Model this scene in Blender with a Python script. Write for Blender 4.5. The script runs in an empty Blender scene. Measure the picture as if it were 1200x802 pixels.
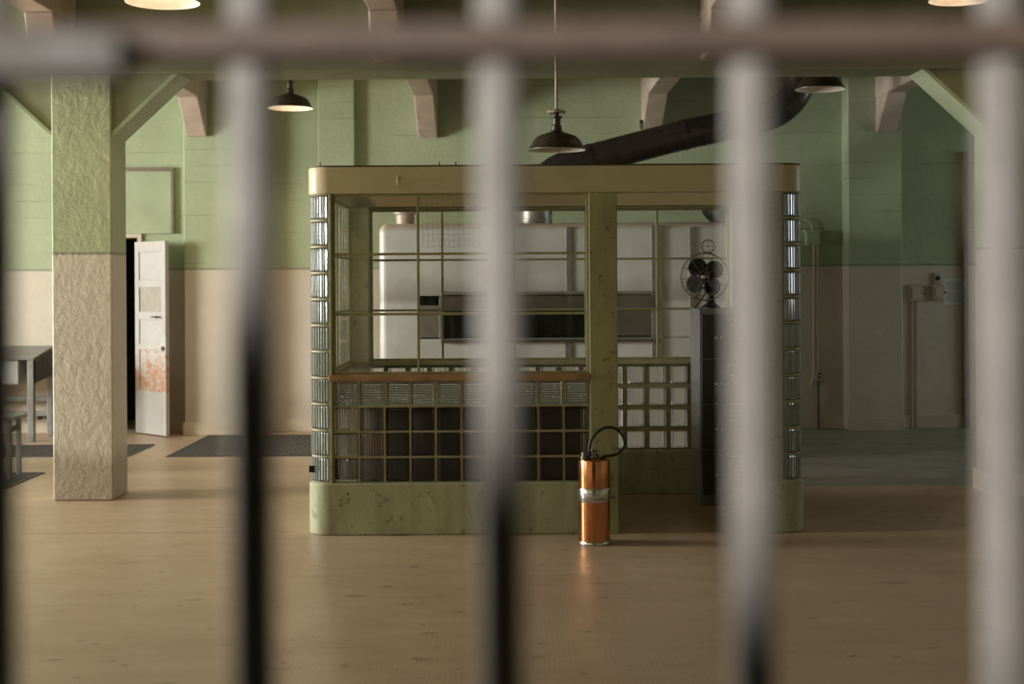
import bpy, bmesh, math, random
from mathutils import Vector, Matrix
random.seed(7)
sc = bpy.context.scene
COL = sc.collection
R = math.radians
F = 1667.0; CZ = 1.49; HOR = 330.0; ROLL = R(0.35)

def P(px, py, d):
    """point seen at photo pixel (px,py) standing d metres in front of the camera"""
    dx, dy = px - 600.0, py - HOR
    x0 = dx - ROLL * dy
    y0 = dy + ROLL * dx
    return Vector((x0 / F * d, d, CZ - y0 / F * d))

# ------------------------------------------------------------------ materials
def new_mat(name):
    m = bpy.data.materials.new(name); m.use_nodes = True
    nt = m.node_tree; nt.nodes.clear()
    out = nt.nodes.new('ShaderNodeOutputMaterial')
    b = nt.nodes.new('ShaderNodeBsdfPrincipled')
    nt.links.new(b.outputs[0], out.inputs[0])
    return m, nt, b, out

def N(nt, typ, **kw):
    n = nt.nodes.new(typ)
    for k, v in kw.items():
        if k == 'inp':
            for i, val in v.items(): n.inputs[i].default_value = val
        else: setattr(n, k, v)
    return n

def c4(c): return (c[0], c[1], c[2], 1.0)

def mixc(nt, fac, a, b, blend='MIX'):
    n = nt.nodes.new('ShaderNodeMix'); n.data_type = 'RGBA'; n.blend_type = blend
    for s, v in ((0, fac), (6, a), (7, b)):
        if hasattr(v, 'links') or hasattr(v, 'is_linked'): nt.links.new(v, n.inputs[s])
        elif s == 0: n.inputs[0].default_value = v
        else: n.inputs[s].default_value = c4(v)
    return n.outputs[2]

def math_n(nt, op, a, b=None, clamp=False):
    n = nt.nodes.new('ShaderNodeMath'); n.operation = op; n.use_clamp = clamp
    for i, v in enumerate((a, b)):
        if v is None: continue
        if hasattr(v, 'is_linked'): nt.links.new(v, n.inputs[i])
        else: n.inputs[i].default_value = v
    return n.outputs[0]

def noise(nt, co, scale, detail=4, rough=.55, dist=0.0):
    n = N(nt, 'ShaderNodeTexNoise', inp={'Scale': scale, 'Detail': detail, 'Roughness': rough, 'Distortion': dist})
    nt.links.new(co, n.inputs['Vector']); return n.outputs[0]

def ramp(nt, fac, lo, hi):
    n = N(nt, 'ShaderNodeMapRange', inp={1: lo, 2: hi, 3: 0.0, 4: 1.0}); n.clamp = True
    nt.links.new(fac, n.inputs[0]); return n.outputs[0]

def bump(nt, b, h, strength, dist=.01):
    n = N(nt, 'ShaderNodeBump', inp={'Strength': strength, 'Distance': dist})
    nt.links.new(h, n.inputs['Height']); nt.links.new(n.outputs[0], b.inputs['Normal'])

def coords(nt, scale=None):
    g = nt.nodes.new('ShaderNodeNewGeometry')
    if scale is None: return g.outputs['Position']
    mp = N(nt, 'ShaderNodeMapping'); mp.inputs['Scale'].default_value = scale
    nt.links.new(g.outputs['Position'], mp.inputs['Vector']); return mp.outputs[0]

def plain(name, col, rough=.5, metal=0.0, var=.12, nscale=9, bmp=.1, bscale=60, chip=None, chip_amt=.0, spec=.4, streak=0.0):
    m, nt, b, out = new_mat(name)
    co = N(nt, 'ShaderNodeTexCoord').outputs['Object']
    f = ramp(nt, noise(nt, co, nscale, 5), .3, .7)
    c = mixc(nt, f, [v * (1 - var) for v in col], [min(1, v * (1 + var)) for v in col])
    if streak:
        mp = N(nt, 'ShaderNodeMapping'); mp.inputs['Scale'].default_value = (1, 1, .22); nt.links.new(co, mp.inputs['Vector'])
        sk = ramp(nt, noise(nt, mp.outputs[0], 7, 7, .65, .4), .42, .72)
        c = mixc(nt, math_n(nt, 'MULTIPLY', sk, streak), c, (.17, .12, .07))
        dt = ramp(nt, noise(nt, co, 17, 6, .7), .59, .65)
        c = mixc(nt, math_n(nt, 'MULTIPLY', dt, .6), c, (.10, .07, .045))
    if chip:
        k = ramp(nt, noise(nt, co, 14, 8, .7, .4), .66 - chip_amt, .68 - chip_amt)
        c = mixc(nt, k, c, chip)
    nt.links.new(c, b.inputs['Base Color'])
    r = N(nt, 'ShaderNodeMapRange', inp={1: .3, 2: .7, 3: max(.02, rough - .08), 4: min(1, rough + .08)})
    nt.links.new(noise(nt, co, nscale * 2.3, 3), r.inputs[0]); nt.links.new(r.outputs[0], b.inputs['Roughness'])
    b.inputs['Metallic'].default_value = metal
    b.inputs['Specular IOR Level'].default_value = spec
    if bmp: bump(nt, b, noise(nt, co, bscale, 4), bmp, .004)
    return m

GREEN = (.415, .475, .305); CREAM = (.66, .59, .49)
def dado(name, line, rough_paint=1.0, boards=True, grime=.12, green=GREEN, cream=CREAM):
    """old concrete, cream below a painted line and green above it"""
    m, nt, b, out = new_mat(name)
    co = coords(nt)
    sep = N(nt, 'ShaderNodeSeparateXYZ'); nt.links.new(co, sep.inputs[0])
    z = sep.outputs[2]
    wob = math_n(nt, 'MULTIPLY', math_n(nt, 'SUBTRACT', noise(nt, co, 3, 3), .5), .012)
    zz = math_n(nt, 'ADD', z, wob)
    up = ramp(nt, zz, line - .003, line + .003)
    big = ramp(nt, noise(nt, co, 1.3, 5, .6), .3, .72)
    g = mixc(nt, big, [v * .88 for v in green], [v * 1.1 for v in green])
    cr = mixc(nt, big, [v * .90 for v in cream], [min(1, v * 1.06) for v in cream])
    c = mixc(nt, up, cr, g)
    seam = ramp(nt, math_n(nt, 'ABSOLUTE', math_n(nt, 'SUBTRACT', zz, line)), .014, .006)
    c = mixc(nt, math_n(nt, 'MULTIPLY', seam, .55), c, (.12, .11, .07))
    # chips and scratches
    k = ramp(nt, noise(nt, co, 9, 9, .72, .5), .70, .715)
    c = mixc(nt, math_n(nt, 'MULTIPLY', k, .5), c, (.16, .13, .09))
    k2 = ramp(nt, noise(nt, co, 5.3, 8, .66, .3), .69, .71)
    c = mixc(nt, math_n(nt, 'MULTIPLY', k2, .35), c, (.62, .58, .5))
    # grime near the floor
    low = ramp(nt, math_n(nt, 'ADD', z, math_n(nt, 'MULTIPLY', noise(nt, co, 3, 4), .25)), .52, .40)
    c = mixc(nt, math_n(nt, 'MULTIPLY', low, grime), c, (.25, .18, .11))
    # horizontal board marks left in the concrete
    h = noise(nt, co, 16, 6, .6)
    h = math_n(nt, 'ADD', math_n(nt, 'MULTIPLY', h, .55 * rough_paint), math_n(nt, 'MULTIPLY', noise(nt, coords(nt, (1, 1, .7)), 11, 5, .6, 1.5), (.62 if rough_paint > 1 else .16)))
    if boards:
        fr = math_n(nt, 'FRACT', math_n(nt, 'MULTIPLY', math_n(nt, 'ADD', z, math_n(nt, 'MULTIPLY', noise(nt, co, 1.5, 3), .03)), 6.2))
        ln = ramp(nt, math_n(nt, 'ABSOLUTE', math_n(nt, 'SUBTRACT', fr, .5)), .05, .0)
        brk = ramp(nt, noise(nt, coords(nt, (.7, .7, 4)), 2.2, 3), .5, .62)
        ln = math_n(nt, 'MULTIPLY', math_n(nt, 'MULTIPLY', ln, brk), up)
        h = math_n(nt, 'SUBTRACT', h, math_n(nt, 'MULTIPLY', ln, .5))
        c = mixc(nt, math_n(nt, 'MULTIPLY', ln, .2), c, (.13, .13, .08))
    nt.links.new(c, b.inputs['Base Color'])
    b.inputs['Roughness'].default_value = .55
    b.inputs['Specular IOR Level'].default_value = .3
    bump(nt, b, h, .6, .016)
    return m

M = {}
M['wall'] = dado('painted_wall', 1.63)
M['pillar'] = dado('painted_pillar', 1.70, 1.7, False, grime=.55, cream=(.62, .57, .485))
M['green'] = plain('green_paint_on_concrete', (.40, .46, .30), .5, var=.12, nscale=3, bmp=.35, bscale=25, chip=(.2, .17, .1), chip_amt=-.02)
M['girder'] = plain('grey_green_girder_paint', (.29, .315, .205), .55, var=.12, nscale=3, bmp=.35, bscale=25)
M['ceil'] = plain('ceiling_paint', (.26, .31, .18), .6, var=.1, nscale=2, bmp=.2, bscale=20)
M['beam'] = plain('beige_beam_concrete', (.55, .45, .37), .6, var=.14, nscale=6, bmp=.4, bscale=30, chip=(.3, .2, .14), chip_amt=.0)
M['booth_green'] = plain('booth_green_paint', (.36, .36, .19), .42, var=.10, nscale=5, bmp=.25, bscale=20, chip=(.12, .09, .05), chip_amt=-.01, streak=.32)
M['booth_base'] = plain('booth_base_paint', (.46, .49, .32), .45, var=.10, nscale=4, bmp=.35, bscale=22, chip=(.10, .07, .045), chip_amt=.0, streak=.5)
M['header'] = plain('cream_header_paint', (.54, .49, .31), .42, var=.07, nscale=3, bmp=.12, bscale=30)
M['mortar'] = plain('painted_mortar', (.42, .38, .24), .6, var=.15, nscale=12, bmp=.2, bscale=50)
M['sill'] = plain('worn_wooden_sill', (.36, .22, .11), .5, var=.25, nscale=10, bmp=.2, bscale=40)
M['bar_steel'] = plain('worn_bar_steel', (.30, .275, .245), .5, var=.12, nscale=30, bmp=.15, bscale=200)
M['bar_brown'] = plain('brown_rusted_flat_bar', (.135, .092, .066), .6, var=.18, nscale=30, bmp=.15, bscale=200)
M['enamel'] = plain('white_oven_enamel', (.72, .69, .65), .3, var=.05, nscale=4, bmp=.05, bscale=20, chip=(.4, .24, .14), chip_amt=-.06, spec=.5)
def oven_mat():
    m, nt, b, out = new_mat('white_oven_enamel')
    co = coords(nt); sep = N(nt, 'ShaderNodeSeparateXYZ'); nt.links.new(co, sep.inputs[0]); z = sep.outputs[2]
    c = mixc(nt, ramp(nt, noise(nt, co, 2.5, 5), .3, .7), (.70, .69, .685), (.80, .79, .78))
    rim = ramp(nt, math_n(nt, 'ADD', z, math_n(nt, 'MULTIPLY', noise(nt, co, 9, 5), .07)), 1.945, 1.99)
    c = mixc(nt, math_n(nt, 'MULTIPLY', rim, .6), c, (.50, .33, .22))
    sm = math_n(nt, 'MULTIPLY', ramp(nt, math_n(nt, 'ADD', z, math_n(nt, 'MULTIPLY', noise(nt, coords(nt, (1, 1, .5)), 4, 5), .2)), 1.64, 1.48), ramp(nt, z, 1.3, 1.34))
    c = mixc(nt, math_n(nt, 'MULTIPLY', sm, .55), c, (.30, .27, .24))
    k = ramp(nt, noise(nt, co, 11, 8, .7, .4), .73, .75)
    c = mixc(nt, k, c, (.35, .22, .13))
    nt.links.new(c, b.inputs['Base Color']); b.inputs['Roughness'].default_value = .32
    return m
M['enamel'] = oven_mat()
M['strip'] = plain('grey_metal_strip', (.30, .28, .25), .45, .5, .15, 14, .1, 60)
M['soot'] = plain('oven_brown_steel', (.115, .09, .07), .5, .3, .25, 8, .1, 60)
M['black'] = plain('black_paint', (.010, .009, .008), .6, 0, .2, 12, .05, 60)
M['dark_void'] = plain('unlit_dark_wall', (.01, .01, .01), .9, 0, .1, 3, 0)  # near-black wall colour stands in for the dark of the unlit room
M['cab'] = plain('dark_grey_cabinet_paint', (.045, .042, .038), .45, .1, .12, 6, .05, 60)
M['cab_side'] = plain('lit_cabinet_side_paint', (.19, .19, .19), .4, .1, .12, 6, .05, 60)  # cabinet paint made lighter, the light on its side put into the colour
M['chrome'] = plain('dull_chrome', (.62, .61, .59), .22, 1.0, .08, 20, .05, 90)
M['brass'] = plain('tarnished_hardware', (.5, .48, .44), .3, 1.0, .1, 20, .05, 90)
M['rubber'] = plain('black_rubber', (.012, .012, .012), .45, 0, .2, 30, .1, 120)
M['flue'] = plain('dark_flue_steel', (.085, .072, .062), .30, .65, .2, 7, .08, 40)
M['flue_light'] = plain('galvanised_collar', (.5, .48, .46), .4, .7, .15, 14, .08, 60)
M['shade_out'] = plain('dark_brown_lamp_enamel', (.055, .043, .03), .32, .1, .25, 12, .05, 60)
M['shade_in'] = plain('white_lamp_enamel', (.80, .76, .68), .4, 0, .05, 12, 0)
M['rod'] = plain('pale_lamp_rod', (.42, .36, .28), .5, .2, .2, 20, .1, 90)
M['steel'] = plain('galvanised_table_steel', (.28, .285, .275), .38, .5, .2, 8, .08, 60)
M['steel_dark'] = plain('shaded_table_steel', (.13, .13, .12), .45, .4, .2, 8, .08, 60)  # darker copy of the table steel, shade put into its colour
M['white'] = plain('white_basin_enamel', (.66, .65, .62), .4, 0, .08, 8, .05, 60)
M['mat'] = plain('dark_grey_rubber_mat', (.085, .078, .07), .75, 0, .15, 30, .5, 160)
M['valve'] = plain('rusty_valve_iron', (.10, .06, .045), .6, .4, .25, 30, .2, 90)
M['box'] = plain('cream_painted_box', (.50, .45, .36), .5, 0, .1, 18, .1, 60)
M['paper'] = plain('notice_paper', (.74, .74, .74), .8, 0, .03, 10, 0)
M['ink'] = plain('grey_print', (.22, .22, .23), .8, 0, .05, 10, 0)
M['trim'] = plain('cream_trim_paint', (.60, .52, .40), .5, 0, .1, 6, .2, 40, chip=(.25, .18, .1), chip_amt=-.03)
M['desk'] = plain('dark_desk_wood', (.040, .021, .012), .45, 0, .2, 6, .1, 40)
M['corridor'] = plain('dark_corridor_paint', (.055, .05, .045), .7, 0, .1, 3, .1, 30)
M['frame_brown'] = plain('brown_door_jamb', (.22, .17, .12), .55, 0, .15, 8, .15, 40)

def floor_mat():
    m, nt, b, out = new_mat('worn_tan_floor')
    co = coords(nt)
    sep = N(nt, 'ShaderNodeSeparateXYZ'); nt.links.new(co, sep.inputs[0])
    x, y = sep.outputs[0], sep.outputs[1]
    big = ramp(nt, noise(nt, co, .8, 6, .6), .3, .7)
    c = mixc(nt, big, (.44, .31, .205), (.54, .40, .275))
    st = ramp(nt, noise(nt, coords(nt, (.7, 3.2, 1)), 2.4, 6, .62, .4), .42, .75)
    c = mixc(nt, math_n(nt, 'MULTIPLY', st, .5), c, (.60, .47, .35))
    # fine raised texture of the sheet flooring: rows of tiny diamonds
    def stripes(a, bq, f):
        s = math_n(nt, 'ADD', math_n(nt, 'MULTIPLY', x, a * f), math_n(nt, 'MULTIPLY', y, bq * f))
        return math_n(nt, 'SINE', s)
    tex = math_n(nt, 'MULTIPLY', stripes(1, .8, 150), stripes(1, -.8, 150))
    c = mixc(nt, math_n(nt, 'MULTIPLY', ramp(nt, tex, .2, .9), .28), c, (.27, .20, .135))
    base_tex = tex
    # grey bare concrete beyond the sheet's edge on the right
    wob = math_n(nt, 'MULTIPLY', math_n(nt, 'SUBTRACT', noise(nt, co, 2.5, 4), .5), .12)
    gx = ramp(nt, x, 1.62, 1.66)
    gy = ramp(nt, math_n(nt, 'ADD', y, wob), 10.22, 10.28)
    gm = math_n(nt, 'MULTIPLY', gx, gy)
    gn = ramp(nt, noise(nt, coords(nt, (.8, 2.2, 1)), 2.2, 6, .62), .3, .7)
    c = mixc(nt, gm, c, mixc(nt, gn, (.25, .235, .20), (.40, .38, .335)))
    # stains, scuffs
    k = ramp(nt, noise(nt, coords(nt, (1, 2.6, 1)), 3.6, 9, .7, .3), .615, .67)
    c = mixc(nt, math_n(nt, 'MULTIPLY', k, .75), c, (.10, .065, .04))
    v = N(nt, 'ShaderNodeTexVoronoi', voronoi_dimensions='2D', inp={'Scale': 2.3, 'Randomness': 1.0}); nt.links.new(coords(nt, (1, 2.0, 1)), v.inputs['Vector'])
    v2 = N(nt, 'ShaderNodeTexVoronoi', voronoi_dimensions='2D', inp={'Scale': 5.5, 'Randomness': 1.0}); nt.links.new(coords(nt, (.8, 2.0, 1)), v2.inputs['Vector'])
    sel = ramp(nt, noise(nt, co, 1.7, 3), .53, .60)
    dots = math_n(nt, 'MAXIMUM', math_n(nt, 'MULTIPLY', ramp(nt, v.outputs['Distance'], .050, .025), ramp(nt, noise(nt, co, 2.9, 2), .52, .56)), math_n(nt, 'MULTIPLY', ramp(nt, v2.outputs['Distance'], .065, .03), sel))
    c = mixc(nt, math_n(nt, 'MULTIPLY', dots, .75), c, (.09, .06, .04))
    # seam across the sheet flooring, left of the booth
    sm = ramp(nt, math_n(nt, 'ABSOLUTE', math_n(nt, 'SUBTRACT', math_n(nt, 'ADD', y, math_n(nt, 'MULTIPLY', wob, .3)), 8.50)), .018, .006)
    sm = math_n(nt, 'MULTIPLY', sm, ramp(nt, x, -1.25, -1.3))
    c = mixc(nt, math_n(nt, 'MULTIPLY', sm, .5), c, (.15, .10, .06))
    nt.links.new(c, b.inputs['Base Color'])
    r = N(nt, 'ShaderNodeMapRange', inp={1: .3, 2: .7, 3: .30, 4: .46})
    nt.links.new(noise(nt, co, 3, 5), r.inputs[0]); nt.links.new(r.outputs[0], b.inputs['Roughness'])
    b.inputs['Specular IOR Level'].default_value = .42
    hh = math_n(nt, 'ADD', math_n(nt, 'MULTIPLY', base_tex, .03), noise(nt, co, 5, 5))
    bump(nt, b, hh, .12, .01)
    return m
M['floor'] = floor_mat()

def copper():
    m, nt, b, out = new_mat('polished_copper')
    co = N(nt, 'ShaderNodeTexCoord').outputs['Object']
    f = ramp(nt, noise(nt, co, 12, 6, .6), .35, .7)
    nt.links.new(mixc(nt, f, (.58, .24, .105), (.68, .30, .14)), b.inputs['Base Color'])
    b.inputs['Metallic'].default_value = 1
    r = N(nt, 'ShaderNodeMapRange', inp={1: .3, 2: .7, 3: .15, 4: .22}); nt.links.new(noise(nt, co, 25, 4), r.inputs[0])
    nt.links.new(r.outputs[0], b.inputs['Roughness'])
    return m
M['copper'] = copper()

def pane_glass():
    m, nt, b, out = new_mat('old_window_glass')
    nt.nodes.remove(b)
    co = N(nt, 'ShaderNodeTexCoord').outputs['Object']
    fr = N(nt, 'ShaderNodeFresnel', inp={'IOR': 1.45})
    tr = N(nt, 'ShaderNodeBsdfTransparent'); tr.inputs[0].default_value = (.975, .98, .97, 1)
    gl = N(nt, 'ShaderNodeBsdfGlossy', inp={'Roughness': .04}); gl.inputs[0].default_value = (1, 1, 1, 1)
    df = N(nt, 'ShaderNodeBsdfDiffuse'); df.inputs[0].default_value = (.6, .56, .5, 1)
    dirt = math_n(nt, 'MULTIPLY', ramp(nt, noise(nt, co, 3.5, 6, .6), .4, .85), .07)
    a = N(nt, 'ShaderNodeMixShader'); nt.links.new(dirt, a.inputs[0]); nt.links.new(tr.outputs[0], a.inputs[1]); nt.links.new(df.outputs[0], a.inputs[2])
    q = N(nt, 'ShaderNodeMixShader'); nt.links.new(math_n(nt, 'MINIMUM', fr.outputs[0], .22), q.inputs[0]); nt.links.new(a.outputs[0], q.inputs[1]); nt.links.new(gl.outputs[0], q.inputs[2])
    nt.links.new(q.outputs[0], out.inputs[0])
    return m
M['pane'] = pane_glass()

def block_glass(name, tint, ribs_axis, both=False, deep=.004):
    m, nt, b, out = new_mat(name)
    co = N(nt, 'ShaderNodeTexCoord').outputs['Object']
    sep = N(nt, 'ShaderNodeSeparateXYZ'); nt.links.new(co, sep.inputs[0])
    h = math_n(nt, 'SINE', math_n(nt, 'MULTIPLY', sep.outputs[ribs_axis], 2 * math.pi / .0145))
    if both: h = math_n(nt, 'ADD', h, math_n(nt, 'SINE', math_n(nt, 'MULTIPLY', sep.outputs[2], 2 * math.pi / .0145)))
    b.inputs['Base Color'].default_value = c4(tint)
    b.inputs['Transmission Weight'].default_value = 1.0
    b.inputs['Roughness'].default_value = .06
    b.inputs['IOR'].default_value = 1.28
    b.inputs['Specular IOR Level'].default_value = .35
    bump(nt, b, h, 1.0, deep)
    return m
M['block_x'] = block_glass('ribbed_block_glass', (.90, .89, .82), 0)
M['block_front'] = block_glass('ribbed_front_block_glass', (.88, .82, .72), 0, deep=.0019)
M['block_grid'] = block_glass('gridded_block_glass', (.92, .93, .88), 0, True, deep=.0026)
M['block_y'] = block_glass('ribbed_side_block_glass', (.84, .92, .88), 1)
def round_glass():
    m, nt, b, out = new_mat('curved_block_glass'); nt.nodes.remove(b)
    co = N(nt, 'ShaderNodeTexCoord').outputs['Object']
    sep = N(nt, 'ShaderNodeSeparateXYZ'); nt.links.new(co, sep.inputs[0])
    h = math_n(nt, 'SINE', math_n(nt, 'MULTIPLY', sep.outputs[0], 2 * math.pi / .0165))
    bp = N(nt, 'ShaderNodeBump', inp={'Strength': 1.0, 'Distance': .004}); nt.links.new(h, bp.inputs['Height'])
    tr = N(nt, 'ShaderNodeBsdfTranslucent'); tr.inputs[0].default_value = (.86, .95, .92, 1)
    df = N(nt, 'ShaderNodeBsdfDiffuse'); df.inputs[0].default_value = (.72, .84, .80, 1)
    tp = N(nt, 'ShaderNodeBsdfTransparent'); tp.inputs[0].default_value = (.80, .92, .88, 1)
    gl = N(nt, 'ShaderNodeBsdfGlossy', inp={'Roughness': .12})
    for x in (tr, df, gl): nt.links.new(bp.outputs[0], x.inputs['Normal'])
    fr = N(nt, 'ShaderNodeFresnel', inp={'IOR': 1.5}); nt.links.new(bp.outputs[0], fr.inputs['Normal'])
    def mx(f, a, c):
        q = N(nt, 'ShaderNodeMixShader')
        if hasattr(f, 'is_linked'): nt.links.new(f, q.inputs[0])
        else: q.inputs[0].default_value = f
        nt.links.new(a, q.inputs[1]); nt.links.new(c, q.inputs[2]); return q.outputs[0]
    e1 = mx(.45, tr.outputs[0], df.outputs[0]); e2 = mx(.5, e1, tp.outputs[0]); e3 = mx(fr.outputs[0], e2, gl.outputs[0])
    nt.links.new(e3, out.inputs[0]); return m
M['block_round'] = round_glass()

def peel_mat():
    m, nt, b, out = new_mat('peeling_white_door_paint')
    co = coords(nt)
    sep = N(nt, 'ShaderNodeSeparateXYZ'); nt.links.new(co, sep.inputs[0]); z = sep.outputs[2]
    c = mixc(nt, ramp(nt, noise(nt, co, 4, 5), .3, .7), (.42, .40, .365), (.49, .465, .43))
    n = noise(nt, coords(nt, (1, 1, 1.6)), 13, 8, .7, .3)
    win = math_n(nt, 'MULTIPLY', ramp(nt, z, .42, .44), ramp(nt, z, 1.02, .60))
    k = ramp(nt, math_n(nt, 'ADD', n, math_n(nt, 'MULTIPLY', win, .2)), .64, .67)
    k = math_n(nt, 'MULTIPLY', k, ramp(nt, z, .40, .42))
    k = math_n(nt, 'MULTIPLY', k, ramp(nt, z, 1.3, 1.0))
    c = mixc(nt, k, c, mixc(nt, ramp(nt, noise(nt, co, 20, 4), .4, .6), (.46, .215, .12), (.52, .33, .22)))
    g = math_n(nt, 'MULTIPLY', ramp(nt, noise(nt, co, 7, 6, .6), .5, .62), math_n(nt, 'MULTIPLY', ramp(nt, z, .8, .9), ramp(nt, z, 1.1, 1.0)))
    c = mixc(nt, math_n(nt, 'MULTIPLY', g, .6), c, (.5, .58, .5))
    nt.links.new(c, b.inputs['Base Color']); b.inputs['Roughness'].default_value = .5
    bump(nt, b, n, .3, .005)
    return m
M['peel'] = peel_mat()

def emis(name, col, s):
    m, nt, b, out = new_mat(name)
    b.inputs['Base Color'].default_value = c4(col)
    b.inputs['Emission Color'].default_value = c4(col); b.inputs['Emission Strength'].default_value = s
    return m
M['bulb'] = emis('lit_bulb', (1, .75, .52), 34)
M['bulb_off'] = plain('unlit_bulb_glass', (.7, .68, .62), .2, 0, .02, 5, 0)

# ------------------------------------------------------------------ geometry helpers
class MB:
    def __init__(self): self.bm = bmesh.new(); self.mi = 0
    def _f(self, vs):
        try:
            f = self.bm.faces.new(vs); f.material_index = self.mi; return f
        except ValueError: return None
    def box(self, x0, x1, y0, y1, z0, z1):
        v = [self.bm.verts.new(p) for p in ((x0,y0,z0),(x1,y0,z0),(x1,y1,z0),(x0,y1,z0),(x0,y0,z1),(x1,y0,z1),(x1,y1,z1),(x0,y1,z1))]
        for q in ((3,2,1,0),(4,5,6,7),(0,1,5,4),(1,2,6,5),(2,3,7,6),(3,0,4,7)): self._f([v[i] for i in q])
        return self
    def prism(self, pts, vec):
        """closed polygon (3D points) extruded by vec"""
        vec = Vector(vec)
        a = [self.bm.verts.new(p) for p in pts]; b = [self.bm.verts.new(Vector(p) + vec) for p in pts]
        n = len(pts)
        self._f(a[::-1]); self._f(b)
        for i in range(n): self._f((a[i], a[(i+1) % n], b[(i+1) % n], b[i]))
        return self
    def strip(self, pts, th, z0, z1, closed=False):
        """wall following a plan path; thickness th to the left of the path"""
        n = len(pts); P2 = [Vector(p) for p in pts]; inner = []
        for i in range(n):
            pa = P2[(i-1) % n] if (closed or i > 0) else None
            pb = P2[(i+1) % n] if (closed or i < n-1) else None
            d1 = (P2[i] - pa).normalized() if pa is not None else None
            d2 = (pb - P2[i]).normalized() if pb is not None else None
            if d1 is None: d1 = d2
            if d2 is None: d2 = d1
            n1 = Vector((-d1.y, d1.x)); n2 = Vector((-d2.y, d2.x))
            mm = (n1 + n2).normalized(); k = th / max(.25, mm.dot(n1))
            inner.append(P2[i] + mm * k)
        V = lambda p, z: self.bm.verts.new((p.x, p.y, z))
        ob = [V(p, z0) for p in P2]; ot = [V(p, z1) for p in P2]; ib = [V(p, z0) for p in inner]; it = [V(p, z1) for p in inner]
        rng = range(n) if closed else range(n-1)
        for i in rng:
            j = (i+1) % n
            self._f((ob[i], ob[j], ot[j], ot[i])); self._f((ib[j], ib[i], it[i], it[j]))
            self._f((ot[i], ot[j], it[j], it[i])); self._f((ob[j], ob[i], ib[i], ib[j]))
        if not closed:
            self._f((ob[0], ot[0], it[0], ib[0])); self._f((ob[-1], ib[-1], it[-1], ot[-1]))
        return self
    def tube(self, pts, r, seg=12, closed=False, caps=True):
        pts = [Vector(p) for p in pts]; n = len(pts); rings = []
        rad = r if isinstance(r, (list, tuple)) else [r] * n
        up = None
        for i in range(n):
            if closed: t = (pts[(i+1) % n] - pts[(i-1) % n])
            else: t = pts[min(i+1, n-1)] - pts[max(i-1, 0)]
            t.normalize()
            if up is None:
                up = Vector((0, 0, 1)) if abs(t.z) < .9 else Vector((1, 0, 0))
            a = t.cross(up)
            if a.length < 1e-4: a = t.cross(Vector((0, 1, 0)))
            a.normalize(); b = a.cross(t).normalized(); up = b
            rings.append([self.bm.verts.new(pts[i] + (a * math.cos(2*math.pi*k/seg) + b * math.sin(2*math.pi*k/seg)) * rad[i]) for k in range(seg)])
        rr = range(n) if closed else range(n-1)
        for i in rr:
            A, B = rings[i], rings[(i+1) % n]
            for k in range(seg): self._f((A[k], A[(k+1) % seg], B[(k+1) % seg], B[k]))
        if caps and not closed:
            self._f(rings[0][::-1]); self._f(rings[-1])
        return self
    def cyl(self, a, b, r, seg=20): return self.tube([a, b], r, seg)
    def lathe(self, c, prof, seg=32, axis='Z', cap0=True, cap1=True):
        """prof: list of (radius, height)"""
        c = Vector(c); rings = []
        for r, h in prof:
            ring = []
            for k in range(seg):
                a = 2*math.pi*k/seg
                if axis == 'Z': o = Vector((r*math.cos(a), r*math.sin(a), h))
                else: o = Vector((r*math.cos(a), h, r*math.sin(a)))
                ring.append(self.bm.verts.new(c + o))
            rings.append(ring)
        for A, B in zip(rings, rings[1:]):
            for k in range(seg): self._f((A[k], A[(k+1) % seg], B[(k+1) % seg], B[k]))
        if cap0: self._f(rings[0][::-1])
        if cap1: self._f(rings[-1])
        return self
    def sphere(self, c, r, sx=1, sy=1, sz=1, seg=20, rg=12):
        g = bmesh.ops.create_uvsphere(self.bm, u_segments=seg, v_segments=rg, radius=r)
        for v in g['verts']: v.co = Vector((v.co.x*sx, v.co.y*sy, v.co.z*sz)) + Vector(c)
        for v in g['verts']:
            for f in v.link_faces: f.material_index = self.mi
        return self
    def xform(self, mat): self.bm.transform(mat); return self
    def build(self, name, mat, parent=None, origin=None, bevel=0, smooth=False, seg=2, recalc=True):
        if recalc: bmesh.ops.recalc_face_normals(self.bm, faces=self.bm.faces[:])
        off = None
        root = parent
        while root is not None and root.parent is not None: root = root.parent
        if root is not None: off = root.location.copy()
        elif origin is not None: off = Vector(origin)
        if off is not None:
            for v in self.bm.verts: v.co -= off
        if smooth:
            for f in self.bm.faces: f.smooth = True
        me = bpy.data.meshes.new(name); self.bm.to_mesh(me); self.bm.free()
        for m_ in (mat if isinstance(mat, (list, tuple)) else [mat]): me.materials.append(m_)
        if smooth:
            try: me.set_sharp_from_angle(angle=R(35))
            except Exception: pass
        o = bpy.data.objects.new(name, me); COL.objects.link(o)
        if parent is not None: o.parent = parent
        elif origin is not None: o.location = origin
        if bevel:
            b = o.modifiers.new('bevel', 'BEVEL'); b.width = bevel; b.segments = seg; b.limit_method = 'ANGLE'; b.angle_limit = R(40)
            for p in me.polygons: p.use_smooth = True
            w = o.modifiers.new('wn', 'WEIGHTED_NORMAL'); w.keep_sharp = True
        return o

def tag(o, label=None, cat=None, group=None, kind=None):
    if label: o['label'] = label
    if cat: o['category'] = cat
    if group: o['group'] = group
    if kind: o['kind'] = kind
    return o

def thing(name, loc, label, cat, group=None):
    o = bpy.data.objects.new(name, None); COL.objects.link(o)
    o.location = loc; o.empty_display_size = .1
    return tag(o, label, cat, group)

def struct(o): o['kind'] = 'structure'; return o

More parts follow.
